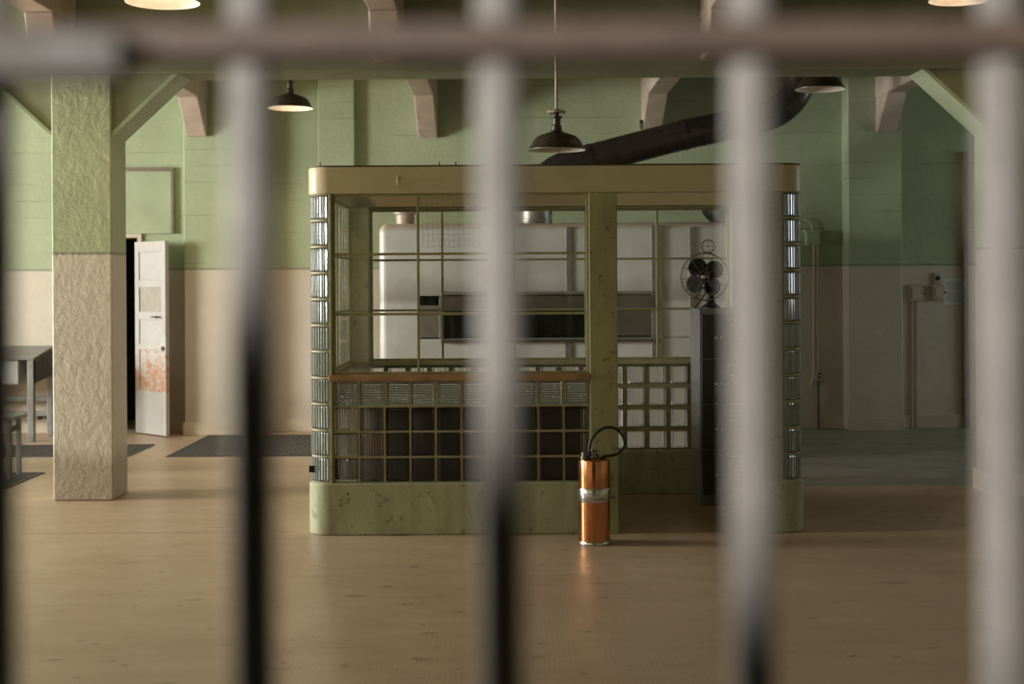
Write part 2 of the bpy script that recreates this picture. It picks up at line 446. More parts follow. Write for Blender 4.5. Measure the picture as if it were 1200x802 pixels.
def wall_x(y0, y1, xa, xb, za, zb, holes):
    """wall running along x with rectangular holes (x0,x1,z0,z1), as one mesh"""
    mb = MB(); xs = sorted({xa, xb, *[h[0] for h in holes], *[h[1] for h in holes]}); zs = sorted({za, zb, *[h[2] for h in holes], *[h[3] for h in holes]})
    for i in range(len(xs)-1):
        for j in range(len(zs)-1):
            cx, cz = (xs[i]+xs[i+1])/2, (zs[j]+zs[j+1])/2
            if any(h[0] < cx < h[1] and h[2] < cz < h[3] for h in holes): continue
            mb.box(xs[i], xs[i+1], y0, y1, zs[j], zs[j+1])
    return mb
def wall_y(x0, x1, ya, yb, za, zb, holes):
    mb = MB(); ys = sorted({ya, yb, *[h[0] for h in holes], *[h[1] for h in holes]}); zs = sorted({za, zb, *[h[2] for h in holes], *[h[3] for h in holes]})
    for i in range(len(ys)-1):
        for j in range(len(zs)-1):
            cy, cz = (ys[i]+ys[i+1])/2, (zs[j]+zs[j+1])/2
            if any(h[0] < cy < h[1] and h[2] < cz < h[3] for h in holes): continue
            mb.box(x0, x1, ys[i], ys[i+1], zs[j], zs[j+1])
    return mb

# ------------------------------------------------------------------ room shell
XL, XR, YB, YF, CEIL = -10.5, 8.5, 14.25, .85, 3.75
struct(MB().box(XL-.3, XR+.3, -6.3, YB+1.6, -.2, 0).build('floor', M['floor']))
struct(MB().box(XL-.3, XR+.3, -6.3, YB+1.6, CEIL, CEIL+.2).build('ceiling', M['ceil']))
DOOR = (-4.42, -3.745, 0, 1.95)
struct(wall_x(YB, YB+.25, XL, XR, 0, CEIL, [DOOR]).build('wall_back', M['wall']))
WIN = [(1.6, 4.4, 1.15, 3.1), (7.2, 9.7, 1.15, 3.1), (10.9, 13.5, 1.0, 3.1)]
struct(wall_y(XL-.25, XL, YF-.2, YB, 0, CEIL, WIN).build('wall_left', M['wall']))
WR = (10.8, 13.2, 1.2, 3.0)  # opening added in the unseen right wall to let in cool fill
struct(wall_y(XR, XR+.2, YF-.2, YB+.25, 0, CEIL, [WR]).build('wall_right', M['wall']))
GX = 1.46
struct(MB().box(XL, -GX, YF-.2, YF, 0, CEIL).build('wall_front_left', M['wall']))
struct(MB().box(GX, XR, YF-.2, YF, 0, CEIL).build('wall_front_right', M['wall']))
struct(MB().box(-GX, GX, YF-.2, YF, 3.3, CEIL).build('wall_front_top', M['wall']))
# dark passage the photograph is taken from
struct(MB().box(-3.2, 2.6, -6.2, -6.0, 0, CEIL).build('wall_passage_end', M['corridor']))
struct(wall_y(-1.8, -1.7, -6.0, YF-.2, 0, CEIL, [(-3.2, -2.2, 2.388, 2.56)]).build('wall_light_slot', M['corridor']))  # unseen wall, its slot shaped so light reaches only the upper bars
struct(MB().box(-3.3, -3.1, -6.0, YF-.2, 0, CEIL).build('wall_passage_outer', M['corridor']))
struct(MB().box(2.25, 2.45, -6.0, YF-.2, 0, CEIL).build('wall_passage_right', M['corridor']))
# dark room behind the doorway
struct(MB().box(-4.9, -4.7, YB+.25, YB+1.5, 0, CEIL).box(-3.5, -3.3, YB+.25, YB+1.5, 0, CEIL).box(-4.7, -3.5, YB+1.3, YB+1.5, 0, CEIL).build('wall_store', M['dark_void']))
for i, (y0, y1, z0, z1) in enumerate(WIN):
    mb = MB(); t = .05; x0, x1 = XL-.16, XL-.10
    mb.box(x0, x1, y0, y0+t, z0, z1).box(x0, x1, y1-t, y1, z0, z1).box(x0, x1, y0, y1, z0, z0+t).box(x0, x1, y0, y1, z1-t, z1)
    n = 5
    for k in range(1, n): yy = y0+(y1-y0)*k/n; mb.box(x0+.01, x1-.01, yy-.012, yy+.012, z0, z1)
    for k in range(1, 4): zz = z0+(z1-z0)*k/4; mb.box(x0+.01, x1-.01, y0, y1, zz-.012, zz+.012)
    struct(mb.build('window_%d' % (i+1), M['booth_green']))

# pilasters on the back wall
PF = 13.98
def pil(n, xa, xb, mat='wall', yf=PF):
    struct(MB().box(xa, xb, yf, YB, 0, CEIL).build('trim_%d' % n, M[mat], bevel=.012))
xA = P(216, 400, PF).x
pil(1, xA, xA+.66)
pil(2, P(369.5, 150, PF).x, P(413, 150, PF).x, yf=YB-.09)
pil(3, P(995, 400, PF).x, P(1058, 400, PF).x)
# skirting
mb = MB()
for a, b, yy in ((-3.70, xA, YB), (xA+.66, P(369.5,150,PF).x, YB), (P(413,150,PF).x, P(995,400,PF).x, YB), (P(1058,400,PF).x, XR, YB), (XL, -4.5, YB)):
    mb.box(a, b, yy-.02, yy, 0, .13)
for a, b in ((xA-.0, xA+.66), (P(369.5,150,PF).x, P(413,150,PF).x), (P(995,400,PF).x, P(1058,400,PF).x)):
    yf = YB-.09 if -2.2 < a < -1.5 else PF
    mb.box(a-.015, b+.015, yf-.018, yf, 0, .13)
struct(mb.build('baseboard_back', M['trim'], bevel=.004))
# raised panel over the doorway and jambs
a, b = P(148, 198, 14.2), P(200, 198, 14.2)
struct(MB().box(-4.46, b.x, YB-.035, YB, 1.99, a.z-.02).build('trim_4', M['green'], bevel=.006))
struct(MB().box(-4.49, b.x+.03, YB-.05, YB, a.z-.02, a.z+.012).box(b.x, b.x+.03, YB-.05, YB, 1.99, a.z-.02).build('trim_5', M['frame_brown'], bevel=.004))
struct(MB().box(-3.745, -3.70, YB-.03, YB+.1, 0, 1.99).box(-4.46, -4.42, YB-.03, YB+.1, 0, 1.99).box(-4.42, -3.745, YB-.03, YB+.1, 1.95, 1.99).build('trim_6', M['trim'], bevel=.004))
# brown vertical casing at the far right end of the back wall
pj = P(1132.5, 340, 14.2)
struct(MB().box(pj.x-.028, pj.x+.028, YB-.05, YB, 0, P(1132, 178, 14.2).z).build('trim_7', M['frame_brown'], bevel=.006))

# open door leaf
h = Vector((-3.74, 14.17, 0)); ang = math.atan2(-.40, .41); L = .555; H = 1.905; T = .042
def door_leaf():
    mb = MB(); zc = [0.012, .50, .60, .94, 1.02, 1.36, 1.45, 1.78, H]   # rails / panels
    s = .075
    mb.box(0, s, -T/2, T/2, .012, H).box(L-s, L, -T/2, T/2, .012, H)
    for z0, z1 in ((.012, .44), (.835, .90), (1.135, 1.215), (1.455, 1.525), (1.80, H)): mb.box(s, L-s, -T/2, T/2, z0, z1)
    return mb
MT = Matrix.Translation(h) @ Matrix.Rotation(ang, 4, 'Z')
d = struct(door_leaf().xform(MT).build('door_1', M['peel'], bevel=.004))
mb = MB(); s = .075
for z0, z1 in ((.44, .835), (.90, 1.135), (1.525, 1.80)): mb.box(s, L-s, -.008, .008, z0, z1)
p = mb.xform(MT).build('door_panel', M['peel'], d)
MB().box(s, L-s, -.006, .006, 1.215, 1.455).xform(MT).build('door_vent_panel', plain('dull_tan_screen', (.36, .32, .26), .6), d)
MB().lathe((L-.10, -T/2, 1.165), [(.006, 0), (.006, -.03), (.014, -.034), (.014, -.045)], 14, 'Y').cyl((L-.20, -T/2-.03, 1.165), (L-.10, -T/2-.03, 1.165), .007).xform(MT).build('door_handle', M['valve'], d, smooth=True)
MB().lathe((L-.04, -T/2, .86), [(.022, 0), (.022, -.012), (.012, -.014)], 18, 'Y').xform(MT).build('door_lock', M['valve'], d, smooth=True)

# ------------------------------------------------------------------ pillars, girder, beams
GF, GR, GB = 9.77, 10.14, 2.935
def pillar(x0, x1, label, base=False, side=(1,)):
    t = thing('concrete_pillar', ((x0+x1)/2, (GF+GR)/2, 0), label, 'pillar')
    MB().box(x0, x1, GF, GR, 0, GB).build('shaft', M['pillar'], t, bevel=.014)
    for sgn in side:
        xs = x1 if sgn > 0 else x0
        yy0, yy1 = GF+.015, GR-.015
        tri = [(xs, yy0+.02, 2.52), (xs+.45*sgn, yy0+.02, GB), (xs, yy0+.02, GB)]
        pts = [(xs, yy0, 2.50), (xs+.47*sgn, yy0, GB), (xs+.425*sgn, yy0, GB), (xs, yy0, 2.54)]
        if sgn < 0: pts = pts[::-1]; tri = tri[::-1]
        hn = MB().prism(tri, (0, yy1-yy0-.04, 0)).build('haunch', M['girder'], t)
        MB().prism(pts, (0, yy1-yy0, 0)).build('brace', M['green'], hn, bevel=.004)
    if base:
        MB().strip([(x0-.018, GF-.018), (x1+.018, GF-.018), (x1+.018, GR+.018), (x0-.018, GR+.018)], .018, 0, .14, True).build('skirting', M['trim'], t)
    return t
lp = P(62, 570, GF); rp = P(133, 570, GF)
pillar(lp.x, rp.x, 'square concrete pillar left of the booth, cream below and green above, with chipped paint', False, (1, -1))
pillar(3.30, 3.72, 'square concrete pillar at the right behind the far right bar, with white skirting', True, (1, -1))
g = MB().box(XL, XR, GF, GR, GB, CEIL).build('ceiling_girder', M['girder'], origin=(0, GF, GB), bevel=.012)
tag(g, 'long green concrete girder crossing the room on top of the two pillars', 'girder')
BW = .098
for i, (cx, lab) in enumerate(((-3.08, 'beige concrete ceiling beam over the left pillar, leftmost of the four'), (-.83, 'beige concrete ceiling beam above the left half of the booth window'),
                (1.40, 'beige concrete ceiling beam above the sloping flue, third from the left'), (3.68, 'beige concrete ceiling beam over the right rear pilaster, rightmost of the four'))):
    t = thing('ceiling_beam', (cx, 9.5, 3.26), lab, 'ceiling beam', 'beige beams running from the girder to the back wall')
    MB().box(cx-BW, cx+BW, GR, YB, 3.27, CEIL).box(cx-BW, cx+BW, YF, GF, 3.27, CEIL).build('beam', M['beam'], t, bevel=.012)
    back = PF if i in (0, 3) else YB
    def br(y_wall, y_face, z0, dirn, low=.05):
        pts = [(cx-BW, y_wall, z0), (cx-BW, y_wall-low, z0), (cx-BW, y_face, 3.272), (cx-BW, y_wall, 3.272)]
        if dirn > 0: pts = pts[::-1]
        return MB().prism(pts, (2*BW, 0, 0))
    br(back, 13.55, 2.93, -1).build('bracket', M['beam'], t, bevel=.014)
    br(GF, 9.28, 3.0, -1, .40).build('bracket', M['beam'], t, bevel=.014)

# ------------------------------------------------------------------ guard booth
Y0, Y1 = 8.38, 10.02; XA, XB = -1.205, 1.72; RC = .125
ZB, ZS0, ZS1, ZH0, ZH1 = .307, .907, .945, 2.012, 2.172
booth = thing('guard_booth', ((XA+XB)/2, Y0, 0), 'green guard booth of glass blocks and gridded windows in the middle of the room', 'booth')
def arc(cx, cy, r, a0, a1, n=10): return [(cx+r*math.cos(R(a0+(a1-a0)*k/n)), cy+r*math.sin(R(a0+(a1-a0)*k/n))) for k in range(n+1)]
XP0, XP1 = P(691, 430, Y0).x, P(724, 430, Y0).x       # door post
XJ = 1.47                                             # right jamb of the doorway
e = .012
def corner_l(e, r=RC): return arc(XA+r-e*0, Y0+r, r+e, 270, 180)
def corner_r(e, r=RC): return arc(XB-r, Y0+r, r+e, 360, 270)
path = [(XP0+.02, Y0-e)] + corner_l(e) + arc(XA+RC, Y1-RC, RC+e, 180, 90) + arc(XB-RC, Y1-RC, RC+e, 90, 0) + corner_r(e) + [(XJ, Y0-e)]
MB().strip(path, -.13, 0, ZB).build('base_curb', M['booth_base'], booth, bevel=.010)
path = corner_l(.006) + arc(XA+RC, Y1-RC, RC+.006, 180, 90) + arc(XB-RC, Y1-RC, RC+.006, 90, 0) + corner_r(.006)
hd = MB().strip(path, -.13, ZH0, ZH1, True)
hd.build('header', M['header'], booth, bevel=.006)
MB().strip(path, -.02, ZH1, ZH1+.007, True).build('header_edge', M['valve'], booth)
inn = .09


PIT = (ZS0-ZB)/4
def block_panel(name, axis, a0, n, rows, z0, face, depth, mats, far_face=None, m=.013):
    """a wall of glass blocks; axis 'x' or 'y'. mortar grid + glass blocks"""
    gmat, top = mats
    mort = MB(); d0, d1 = face+.010, face+depth-.010
    L_ = n*PITX
    def bx(mb, u0, u1, v0, v1, w0, w1):
        if axis == 'x': mb.box(u0, u1, v0, v1, w0, w1)
        else: mb.box(v0, v1, u0, u1, w0, w1)
    for i in range(n+1):
        u = a0+i*PITX; bx(mort, u-m/2 if i else u, u+m/2 if i < n else u, d0, d1, z0, z0+rows*PIT)
    for j in range(rows+1):
        w = z0+j*PIT; bx(mort, a0, a0+L_, d0+.0005, d1-.0005, w-m/2 if j else w, w+m/2 if j < rows else w)
    po = mort.build(name, M['mortar'], booth)
    ra = MB(); rb = MB()
    for i in range(n):
        for j in range(rows):
            t = rb if j == rows-1 else ra
            bx(t, a0+i*PITX+m/2, a0+(i+1)*PITX-m/2, face, face+depth, z0+j*PIT+m/2, z0+(j+1)*PIT-m/2)
    ra.build('glass_blocks', M[gmat], po, bevel=.012, seg=2)
    rb.build('glass_blocks', M[top], po, bevel=.012, seg=2)
    return po
PITX = .1515
x_f = P(390.5, 500, Y0).x
PITX = (XP0-.004-x_f)/10
block_panel('front_block_wall', 'x', x_f, 10, 4, ZB, Y0+.004, .09, ('block_front', 'block_grid'))
PITX = .1515
XRA = -1.035
block_panel('rear_block_wall', 'x', XRA, 17, 4, ZB, Y1-.10, .09, ('block_x', 'block_x'), m=.030)
block_panel('side_block_wall', 'y', Y0+RC+.02, 8, 4, ZB, XA+.004, .09, ('block_y', 'block_y'))
block_panel('side_block_wall', 'y', Y0+RC+.02, 8, 4, ZB, XB-.094, .09, ('block_y', 'block_y'))
ybe = Y0+RC+.02+9*PITX
# curved corner columns
def corner_col(cx, cy, a0, a1, name):
    rows = 11; z0 = ZB; hh = (ZH0-ZB)/rows; n = 10
    mort = MB(); gl = MB()
    out_ = RC; th = .085
    for j in range(rows+1):
        w = z0+j*hh
        mort.strip(arc(cx, cy, out_-.004, a0, a1, n), -(th-.012) , max(z0, w-.006), min(ZH0, w+.006))
    for q_ in (0, n-1): mort.strip(arc(cx, cy, out_-.004, a0, a1, n)[q_:q_+2] if False else arc(cx, cy, out_-.006, a0+(a1-a0)*(.0 if q_ == 0 else .96), a0+(a1-a0)*(.04 if q_ == 0 else 1.0), 2), -(th-.016), z0, ZH0)
    for j in range(rows):
        gl.strip(arc(cx, cy, out_, a0, a1, n), -th, z0+j*hh+.006, z0+(j+1)*hh-.006)
    po = mort.build(name, M['mortar'], booth)
    gl.build('glass_blocks', M['block_round'], po, bevel=.012, smooth=True)
    return po
corner_col(XA+RC, Y0+RC, 270, 180, 'corner_block_column')
corner_col(XB-RC, Y0+RC, 360, 270, 'corner_block_column')
corner_col(XA+RC, Y1-RC, 180, 90, 'corner_block_column')
corner_col(XB-RC, Y1-RC, 90, 0, 'corner_block_column')
# black square stuck on the lowest left block
MB().box(XA-.004, XA+.04, Y0+.045, Y0+.05, .365, .405).build('tape_patch', M['black'], booth)
# posts and mullions
xm0, xm1 = XA+RC+.002, x_f-.001
def post(name, x0, x1, y0, y1, z0=0, z1=ZH0): return MB().box(x0, x1, y0, y1, z0, z1).build(name, M['booth_green'], booth, bevel=.005)
post('door_post', XP0, XP1, Y0-.010, Y0+.13)
post('door_jamb', XJ, XB-RC-.002, Y0-.004, Y0+.10, ZB)
post('corner_mullion', xm0, xm1, Y0, Y0+.095, ZB)
post('side_mullion', XA+.01, XA+.095, Y0+RC+.002, Y0+RC+.018, ZB)
xr0, xr1 = -1.145, -.99
def rpost(a0, a1, b0, b1): MB().box(a0, a1, Y1-.225, Y1-RC-.002, ZB, ZH0).box(b0, b1, Y1-RC-.004, Y1-.008, ZB, ZH0).build('rear_post', M['booth_green'], booth, bevel=.003)
rpost(-1.137, xr1, XA+RC+.002, xr1); rpost(1.52, 1.652, 1.52, XB-RC-.002)
post('rear_header', xr1, 1.52, Y1-.10, Y1-.01, 1.995, ZH0)
# sills
MB().box(xm0-.005, XP0-.001, Y0-.022, Y0+.10, ZS0, ZS1).build('front_sill', M['sill'], booth, bevel=.005)
MB().box(xr1+.001, 1.519, Y1-.12, Y1-.005, ZS0, ZS1-.005).build('rear_sill', M['mortar'], booth, bevel=.004)
MB().box(XA+.005, XA+.11, Y0+RC+.02, Y1-.228, ZS0, ZS1-.003).build('side_sill', M['sill'], booth, bevel=.004)
MB().box(XB-.11, XB-.005, Y0+RC+.02, Y1-.228, ZS0, ZS1-.003).build('side_sill', M['sill'], booth, bevel=.004)
# small bolts along the roof edge and a hook on the header face
for px in (375, 515, 534): q = P(px, 196, Y0+.05); MB().cyl((q.x, Y0+.05, ZH1), (q.x, Y0+.05, ZH1+.03), .004, 8).build('bolt', M['valve'], booth)
q = P(466, 213, Y0); MB().tube([(q.x, Y0-.006, q.z+.03), (q.x, Y0-.016, q.z+.01), (q.x+.004, Y0-.012, q.z-.02)], .004, 8).build('hook', M['header'], booth)
# windows
def window(name, axis, a0, a1, depth, z0, z1, nc, nr, fr=.014, mt=.015, ht=.02):
    mb = MB()
    def bx(mb, u0, u1, v0, v1, w0, w1):
        if axis == 'x': mb.box(u0, u1, v0, v1, w0, w1)
        else: mb.box(v0, v1, u0, u1, w0, w1)
    y0, y1 = depth-ht, depth+ht
    bx(mb, a0, a0+fr, y0, y1, z0, z1); bx(mb, a1-fr, a1, y0, y1, z0, z1); bx(mb, a0+fr, a1-fr, y0, y1, z0, z0+fr); bx(mb, a0+fr, a1-fr, y0, y1, z1-fr, z1)
    for k in range(1, nc): u = a0+(a1-a0)*k/nc; bx(mb, u-mt/2, u+mt/2, y0+.003, y1-.003, z0+fr, z1-fr)
    for k in range(1, nr): w = z0+(z1-z0)*k/nr; bx(mb, a0+fr, a1-fr, y0+.002, y1-.002, w-mt/2, w+mt/2)
    o = mb.build(name, M['booth_green'], booth, bevel=.002)
    g = MB(); bx(g, a0+fr*.5, a1-fr*.5, depth-.002, depth+.002, z0+fr*.5, z1-fr*.5)
    g.build('glass_panes', M['pane'], o)
window('front_window', 'x', xm1, XP0-.001, Y0+.045, ZS1, ZH0, 3, 3)
window('rear_window', 'x', xr1+.001, 1.519, Y1-.055, ZS1-.005, 1.995, 5, 3)
window('side_window', 'y', Y0+RC+.02, Y1-.228, XA+.080, ZS1-.003, ZH0, 2, 3, ht=.010)
window('side_window', 'y', Y0+RC+.02, Y1-.228, XB-.080, ZS1-.003, ZH0, 2, 3, ht=.010)

# wavy grid of fine wires just inside the middle light of the front window
mb = MB(); rr = random.Random(11)
u0, u1, w0, w1 = P(493, 250, Y0).x, P(562, 250, Y0).x, 1.70, ZH0-.005
def grid_pt(u, w): return Vector((u + .010*math.sin(7*w+9*u)*(2.0-w)*3, Y0+.085+.012*math.sin(23*u+5*w)+.006*math.sin(31*w), w + .004*math.sin(40*u)))
for k in range(12):
    u = u0+(u1-u0)*k/11; mb.tube([grid_pt(u+(rr.random()-.5)*.006, w0+(w1-w0)*q/10) for q in range(11)], .0011, 5)
for k in range(9):
    w = w0+(w1-w0)*k/8.5; mb.tube([grid_pt(u0+(u1-u0)*q/11, w) for q in range(12)], .0009, 5)
mb.build('wire_grid', M['strip'], booth)
# dark desk standing behind the front glass blocks
dk0, dk1 = P(430, 500, 8.56).x, XP0-.02
dsk = thing('wooden_desk', ((dk0+dk1)/2, 8.8, 0), 'dark brown wooden desk seen dimly through the front glass blocks of the booth', 'desk')
MB().box(dk0-.012, dk1+.01, 8.50, 9.12, .725, .755).build('desk_top', M['desk'], dsk, bevel=.005)
MB().box(dk0+.01, dk1-.01, 8.52, 8.545, .06, .725).build('modesty_panel', M['desk'], dsk, bevel=.003)
for a, b in ((dk0, dk0+.42), (dk1-.42, dk1)):
    pd = MB().box(a, b, 8.546, 9.08, .05, .724).build('pedestal', M['desk'], dsk, bevel=.004)
    for k in range(3): MB().box(a+.02, b-.02, 9.08, 9.095, .08+k*.21, .27+k*.21).build('drawer', M['desk'], pd, bevel=.003)
    for lx in (a, b-.05):
        for ly in (8.55, 9.03): MB().box(lx, lx+.05, ly, ly+.05, 0, .05).build('leg', M['desk'], dsk)
# ------------------------------------------------------------------ filing cabinet and fan
CF, CR = 9.38, 9.84
cx0 = P(820, 480, CF).x; cw = .46; cx1 = cx0+cw; ctop = 1.30
cab = thing('filing_cabinet', ((cx0+cx1)/2, (CF+CR)/2, 0), 'tall dark grey four-drawer filing cabinet inside the booth, with the fan on top', 'filing cabinet')
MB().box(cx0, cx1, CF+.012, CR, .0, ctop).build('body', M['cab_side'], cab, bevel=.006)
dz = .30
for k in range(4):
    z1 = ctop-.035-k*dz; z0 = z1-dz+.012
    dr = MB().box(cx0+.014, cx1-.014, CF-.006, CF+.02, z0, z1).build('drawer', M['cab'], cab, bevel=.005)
    mx = (cx0+cx1)/2
    fr = MB(); a, b, c, d_ = mx-.046, mx+.046, z1-.105, z1-.035
    fr.box(a, b, CF-.010, CF-.006, c, c+.006).box(a, b, CF-.010, CF-.006, d_-.006, d_).box(a, a+.006, CF-.010, CF-.006, c, d_).box(b-.006, b, CF-.010, CF-.006, c, d_)
    fr.build('label_holder', M['brass'], dr)
    MB().box(a+.006, b-.006, CF-.008, CF-.006, c+.006, d_-.006).build('label_card', plain('aged_card', (.20, .18, .15), .8), dr) if k == 0 else None
    kb = MB()
    for dx in (-.125, -.085): kb.lathe((mx+dx, CF-.006, z1-.155), [(.005, 0), (.005, -.014), (.011, -.018), (.011, -.026), (.004, -.03)], 14, 'Y')
    kb.cyl((mx-.07, CF-.022, z1-.155), (mx+.07, CF-.022, z1-.155), .006, 10)
    kb.build('handle', M['brass'], dr, smooth=True)

fc = P(826, 324.5, 9.60)
fan = thing('desk_fan', (fc.x+.03, 9.62, ctop), 'black four-bladed desk fan with wire cage on top of the filing cabinet', 'fan')
RM = Matrix.Translation((fc.x, 9.60, fc.z)) @ Matrix.Rotation(R(-14), 4, 'Z')
RG = .162
mb = MB()
def ring(mb, r, y, t, cx=0, cz=0, n=40): mb.tube([(cx+r*math.cos(2*math.pi*k/n), y, cz+r*math.sin(2*math.pi*k/n)) for k in range(n)], t, 6, closed=True)
ring(mb, RG, 0, .0035); ring(mb, RG*.98, -.04, .002); ring(mb, .125, -.062, .0016); ring(mb, .035, -.07, .002); ring(mb, RG*.96, .04, .002); ring(mb, .08, .055, .002)
for k in range(12):
    a = 2*math.pi*k/12+.1; c_, s_ = math.cos(a), math.sin(a)
    mb.tube([(.035*c_, -.07, .035*s_), (.08*c_, -.068, .08*s_), (.125*c_, -.062, .125*s_), (RG*.98*c_, -.04, RG*.98*s_), (RG*c_, 0, RG*s_), (RG*.96*c_, .04, RG*.96*s_), (.08*c_, .055, .08*s_), (.03*c_, .06, .03*s_)], .0014, 5)
mb.xform(RM).build('cage', M['soot'], fan, smooth=True)
# blades
for k in range(4):
    a = R(36+90*k); b = MB()
    pts = []
    nseg = 22
    for q in range(nseg):
        t = 2*math.pi*q/nseg
        pr = .080+.062*math.cos(t); pt = .061*math.sin(t)*(1.0 if math.cos(t) > -.5 else .75)
        pts.append((pr, pt))
    vs = []
    front = []; back = []
    for pr, pt in pts:
        yy = -.012 - pt*.35
        X = pr*math.cos(a)-pt*math.sin(a); Z = pr*math.sin(a)+pt*math.cos(a)
        front.append(b.bm.verts.new((X, yy, Z))); back.append(b.bm.verts.new((X, yy+.003, Z)))
    b._f(front); b._f(back[::-1])
    for q in range(nseg): b._f((front[q], back[q], back[(q+1) % nseg], front[(q+1) % nseg]))
    b.xform(RM).build('blade', M['black'], fan)
MB().lathe((0, 0, 0), [(.004, -.056), (.016, -.051), (.024, -.038), (.025, -.008), (.03, .0), (.03, .012)], 22, 'Y').xform(RM).build('hub', M['chrome'], fan, smooth=True)
MB().lathe((0, 0, 0), [(.03, .03), (.05, .045), (.054, .08), (.05, .14), (.03, .16), (.008, .165)], 24, 'Y').xform(RM).build('motor', M['black'], fan, smooth=True)
mb = MB(); ring(mb, .043, 0, .005, .022, RG+.043, 28); ring(mb, .030, 0, .0016, .022, RG+.043, 24)
mb.tube([(.022-.04, 0, RG+.043), (.022+.04, 0, RG+.043)], .0016, 6).tube([(.022, 0, RG), (.022, 0, RG+.08)], .0016, 6); mb.sphere((.022, 0, RG+.043), .007)
mb.xform(RM).build('ring_handle', M['soot'], fan, smooth=True)
bx_ = fc.x+.045
MB().lathe((bx_, 9.64, ctop), [(.066, 0), (.066, .008), (.058, .016), (.036, .03), (.026, .05), (.022, .09), (.024, .13)], 28).tube([(bx_, 9.64, ctop+.10), (bx_-.012, 9.66, ctop+.17), (fc.x+.02, 9.68, fc.z)], [.024, .024, .026], 12).build('base', M['black'], fan, smooth=True)
MB().tube([(bx_-.115, 9.60, ctop+.004), (bx_-.075, 9.60, ctop+.05), (bx_-.03, 9.62, ctop+.12)], .0045, 8).build('support_strut', M['black'], fan, smooth=True)

# ------------------------------------------------------------------ copper extinguisher
ec = P(696.5, 637, 8.08); ex, ey = ec.x, 8.08
ext = thing('fire_extinguisher', (ex, ey, 0), 'polished copper fire extinguisher with black hose loop standing before the booth post', 'fire extinguisher')
RB = .0905
MB().lathe((ex, ey, 0), [(RB, .022), (RB, .243)], 48, cap0=True, cap1=False).lathe((ex, ey, 0), [(RB, .318), (RB, .470), (RB-.002, .477), (RB-.012, .481), (.05, .488), (.02, .491)], 48, cap0=False).lathe((ex, ey, 0), [(RB-.001, .24), (RB-.001, .32)], 48, cap0=False, cap1=False).build('cylinder', M['copper'], ext, smooth=True)
MB().lathe((ex, ey, 0), [(RB+.001, 0), (RB+.005, .003), (RB+.005, .016), (RB+.001, .022)], 48).build('base_ring', M['chrome'], ext, smooth=True)
lb = MB().lathe((ex, ey, 0), [(RB+.0002, .241), (RB+.0016, .243), (RB+.0016, .318), (RB+.0002, .32)], 48, cap0=False, cap1=False).build('label_band', M['chrome'], ext, smooth=True)
mk = MB()
def mark(a0, a1, z0, z1):
    n = max(2, int(abs(a1-a0)/4)); mk.strip([(ex+(RB+.0022)*math.cos(R(a0+(a1-a0)*k/n)), ey+(RB+.0022)*math.sin(R(a0+(a1-a0)*k/n))) for k in range(n+1)], .0004, z0, z1)
rr = random.Random(3)
a = 248
while a < 282: w = rr.uniform(2.2, 4.2); mark(a, a+w, .288, .296); a += w+1.4
mk.build('lettering_line', M['ink'], lb); mk = MB()
a = 222
while a < 300: w = rr.uniform(2, 7); mark(a, a+w, .256, .256+rr.uniform(.006, .011)); a += w+1.2
mk.build('lettering_line', M['ink'], lb)
top = MB().lathe((ex-.006, ey, .485), [(.034, 0), (.034, .018), (.028, .02), (.028, .034), (.018, .038), (.012, .05)], 24)
top.lathe((ex-.058, ey-.02, .478), [(.018, 0), (.018, .02), (.013, .022), (.013, .042)], 18).lathe((ex+.042, ey-.02, .478), [(.012, 0), (.012, .02), (.007, .03)], 16)
top.build('cap', M['strip'], ext, smooth=True)
hp = [(690.2, 538), (690.6, 529), (691.2, 521), (694.5, 513), (700, 506.5), (707, 502.3), (714, 501.0), (721, 502.6), (727, 507.2), (731, 514), (731.6, 521), (729.3, 527), (724.5, 531.5), (717, 534), (709, 535.2), (703, 537)]
pts = [P(a, b, 8.055) for a, b in hp]
def smooth_path(pts, n=4):
    out = []
    for i in range(len(pts)-1):
        p0, p1, p2, p3 = pts[max(i-1, 0)], pts[i], pts[i+1], pts[min(i+2, len(pts)-1)]
        for k in range(n):
            t = k/n; out.append(.5*((2*p1)+(-p0+p2)*t+(2*p0-5*p1+4*p2-p3)*t*t+(-p0+3*p1-3*p2+p3)*t**3))
    out.append(pts[-1]); return out
MB().tube(smooth_path(pts, 3), .0085, 10).build('hose', M['rubber'], ext, smooth=True)
hw = [P(a, b, 8.08) for a, b in ((696.5, 536), (696, 517), (705.5, 516.3), (706, 529), (697, 528))]
MB().tube(hw, .0022, 8).build('wire_handle', M['strip'], ext)

# ------------------------------------------------------------------ oven behind the booth
OF, OB = 11.8, 13.5; OX0, OX1, OZ = P(444, 330, OF).x, 2.12, 1.975
oven = thing('bakery_oven', ((OX0+OX1)/2, (OF+OB)/2, 0), 'large white enamel oven with a long dark mouth behind the booth', 'oven')
def rbox(x0, x1, y0, y1, z0, z1):
    return MB().box(x0, x1, y0, y1, z0, z1)
MX0, MX1 = P(492, 360, OF).x, P(766, 360, OF).x
MZ0, MZ1 = P(600, 397, OF).z, P(600, 345, OF).z
body = MB()
